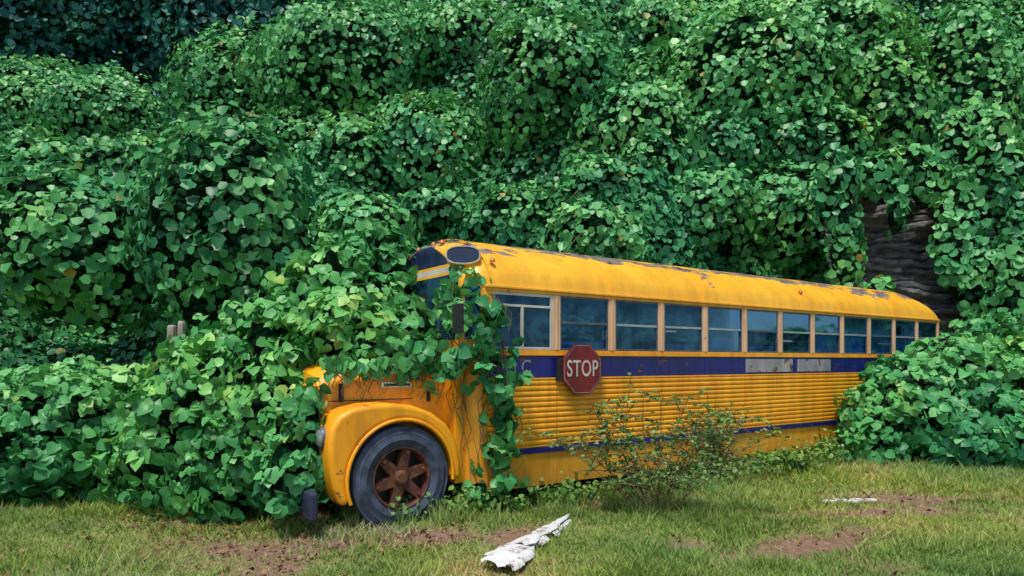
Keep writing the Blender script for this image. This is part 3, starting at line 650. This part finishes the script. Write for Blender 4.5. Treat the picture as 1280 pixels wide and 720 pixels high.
# ================================================================ SHRUB
def shrub(name,base,stems,hgt,spread,nleaf,ls):
    emp=bpy.data.objects.new(name,None); sc.collection.objects.link(emp)
    lines=[];P=[];Nn=[];Tt=[]
    for i in range(stems):
        a=rng.uniform(0,2*math.pi); sp=rng.uniform(.1,1)*spread; h=hgt*rng.uniform(.55,1.08)*(1-.3*(sp/spread)); b0=base+np.array([rng.normal(0,.08),rng.normal(0,.06),0])
        end=b0+np.array([math.cos(a)*sp,math.sin(a)*sp*.5,h]); L=[]
        for k in range(9):
            t=k/8; q_=b0+(end-b0)*t; q_=q_+np.array([math.cos(a)*.12*math.sin(t*3),rng.normal(0,.012),.16*math.sin(t*math.pi)]); L.append(q_)
        lines.append(L)
        for s in range(10):
            k=rng.integers(2,9); st_=L[k]; dv=norm(np.array([rng.normal(0,1),rng.normal(0,.7),rng.uniform(-.2,.8)])); ln_=rng.uniform(.12,.42); tw=[st_+dv*ln_*u+np.array([0,0,-.05*u*u]) for u in np.linspace(0,1,5)]; lines.append(tw)
            for u in np.linspace(.15,1,nleaf):
                q_=st_+dv*ln_*u+np.array([0,0,-.05*u*u])+rng.normal(0,.012,3); P.append(q_); Nn.append(norm(np.array([0,-.2,1])+rng.normal(0,.5,3))); Tt.append(dv+rng.normal(0,.7,3))
    curves('stems',lines,M_stem,.005,emp)
    P=np.array(P); leaves('leaves',P,np.array(Nn),np.array(Tt),rng.uniform(.5,1.2,len(P))*ls,rng.random(len(P)),L_shrub,False,parent=emp,width=.6)
shrub('wild_shrub',GP(815,645),30,1.25,1.4,7,.055)
shrub('wild_shrub.001',GP(905,600),12,1.0,.7,6,.05)
n=6200; cc=rng.integers(0,70,n); cxs=np.array([[*(BL(rng.uniform(.2,7),-.2-rng.uniform(0,.5),0)[:2])] for _ in range(70)]); cxs[:12]=GP(822,640)[:2]+rng.normal(0,.25,(12,2)); cxs[12:20]=GP(520,655)[:2]+rng.normal(0,.3,(8,2))*np.array([1,.2])
p0=np.concatenate([cxs[cc]+rng.normal(0,.06,(n,2)),np.zeros((n,1))],1); hh=rng.uniform(.08,.24,n); a=rng.uniform(0,6.28,n); sd=np.stack([np.cos(a)*.004,np.sin(a)*.004,np.zeros(n)],-1); tpv=p0+np.stack([rng.normal(0,.35,n)*hh,rng.normal(0,.35,n)*hh,hh],-1)
mesh_np('tall_grass_tufts',np.stack([p0-sd,p0+sd,tpv],1).reshape(-1,3),np.arange(3*n).reshape(-1,3),[L_grass],attrs={'leaf_tone':np.repeat(rng.uniform(.2,.95,n),3)})
# ================================================================ WHITE PLANK
a=GP(614,708); b2=GP(716,650); dv=b2-a; Ln=np.linalg.norm(dv); dv/=Ln; pv=np.array([-dv[1],dv[0],0])
m,nt,b=newmat('peeling_white_wood'); na=noise(nt,6,9,.75); ra=ramp(nt,[(.38,(.06,.04,.03)),(.43,(.34,.28,.24)),(.47,(.62,.60,.60)),(.8,(.76,.75,.74))]); nt.links.new(na.outputs[0],ra.inputs[0]); nt.links.new(ra.outputs[0],b.inputs['Base Color']); b.inputs['Roughness'].default_value=.8; bump(nt,b,na.outputs[0],.5,.012)
def vn(a_,b_,c_): return float(vnoise(np.array([a_,b_,c_])))
def slab(t0,t1,o0,o1,z0,w0,w1,seed,tilt):
    nu=50; nv=7; Vv=[]
    for i in range(nu):
        t=i/(nu-1); tt=t0+(t1-t0)*t
        wl=(w0+(w1-w0)*t)*(.55+.6*vn(t*7,seed,0)+.25*vn(t*23,seed+2,0)); wr=(w0+(w1-w0)*t)*(.55+.6*vn(t*7,seed+5,0)+.25*vn(t*26,seed+3,0))
        if t>.85: wl*=(1-t)/.15*.9+.1; wr*=(1-t)/.15*.9+.1
        if t<.08: wl*=.5+t/.16; wr*=.5+t/.16
        for j in range(nv):
            s=j/(nv-1); off=o0+(o1-o0)*t-wl+(wl+wr)*s
            z=z0+.006*math.sin(math.pi*s)+.012*vn(t*5,s*2,seed)+tilt*(s-.5)
            if j in(0,nv-1): z-=.02
            q_=a+dv*(tt*Ln)+pv*off; q_[2]=z; Vv.append(q_)
    I=np.arange(nu*nv).reshape(nu,nv); return np.array(Vv),np.stack([I[:-1,:-1],I[:-1,1:],I[1:,1:],I[1:,:-1]],-1).reshape(-1,4)
vs=[];fs=[];of=0
for args in [(0,.62,.0,.02,.03,.13,.09,1.,.02),(.30,1.0,.02,.04,.045,.10,.05,8.,-.02),(0,.35,-.15,-.09,.015,.06,.04,15.,.02),(.1,.5,.14,.12,.012,.06,.03,22.,.0),(.6,.98,-.07,.0,.015,.05,.03,29.,.0)]:
    v_,f_=slab(*args); vs.append(v_); fs.append(f_+of); of+=len(v_)
mesh_np('broken_white_plank',np.concatenate(vs),np.concatenate(fs),[m])
q=MB(); g=GP(1062,627)
for i in range(5):
    c=g+np.array([-.25+.12*i+rng.normal(0,.02),rng.normal(0,.03),.02]); q.prism([(c[0]-.07,.005),(c[0]+.06,.0),(c[0]+.075,.025),(c[0]-.05,.03)],c[1]-.03,c[1]+.03,m)
q.obj('white_litter',None,bev=.004)
M_wood=simple('weathered_wood',(.30,.26,.22),.9,0,.4,9,.5)
for nm,px,w in (('wooden_post',215,.11),('wooden_post.001',227,.09)):
    c=PX(px,425,8.2); q=MB(); 
    pr=[(w*.5,-c[2]),(w*.52,.0),(w*.46,.16 if w>.1 else .20),(w*.36,.18 if w>.1 else .23),(0,.165)]
    q.lathe(pr,(c[0],c[1],c[2]),M_wood,7,'z'); q.obj(nm,None,False)
# ================================================================ LIGHT / WORLD / CAMERA
w=bpy.data.worlds.new('World'); sc.world=w; w.use_nodes=True; nt=w.node_tree; bg=nt.nodes['Background']
sky=nt.nodes.new('ShaderNodeTexSky'); sky.sky_type='NISHITA'; sky.sun_disc=False; az=math.radians(200); el=math.radians(66)
sky.sun_elevation=el; sky.sun_rotation=az; nt.links.new(sky.outputs[0],bg.inputs[0]); bg.inputs[1].default_value=.15
sd=bpy.data.lights.new('sun','SUN'); sd.energy=4.0; sd.angle=math.radians(12); sd.color=(1,.96,.86); so=bpy.data.objects.new('sun',sd); sc.collection.objects.link(so)
dr=Vector((math.sin(az)*math.cos(el),math.cos(az)*math.cos(el),math.sin(el))); so.rotation_euler=dr.to_track_quat('Z','Y').to_euler(); so.location=(0,-5,20)
cam=bpy.data.cameras.new('camera'); co=bpy.data.objects.new('camera',cam); sc.collection.objects.link(co); co.location=(0,0,H); co.rotation_euler=(math.pi/2,0,0)
cam.sensor_width=36; cam.lens=36*F/1280; cam.shift_y=(HY-360)/1280; cam.clip_end=2000; cam.clip_start=.1
sc.camera=co
sc.view_settings.view_transform='Standard'; sc.view_settings.look='None'; sc.view_settings.exposure=0
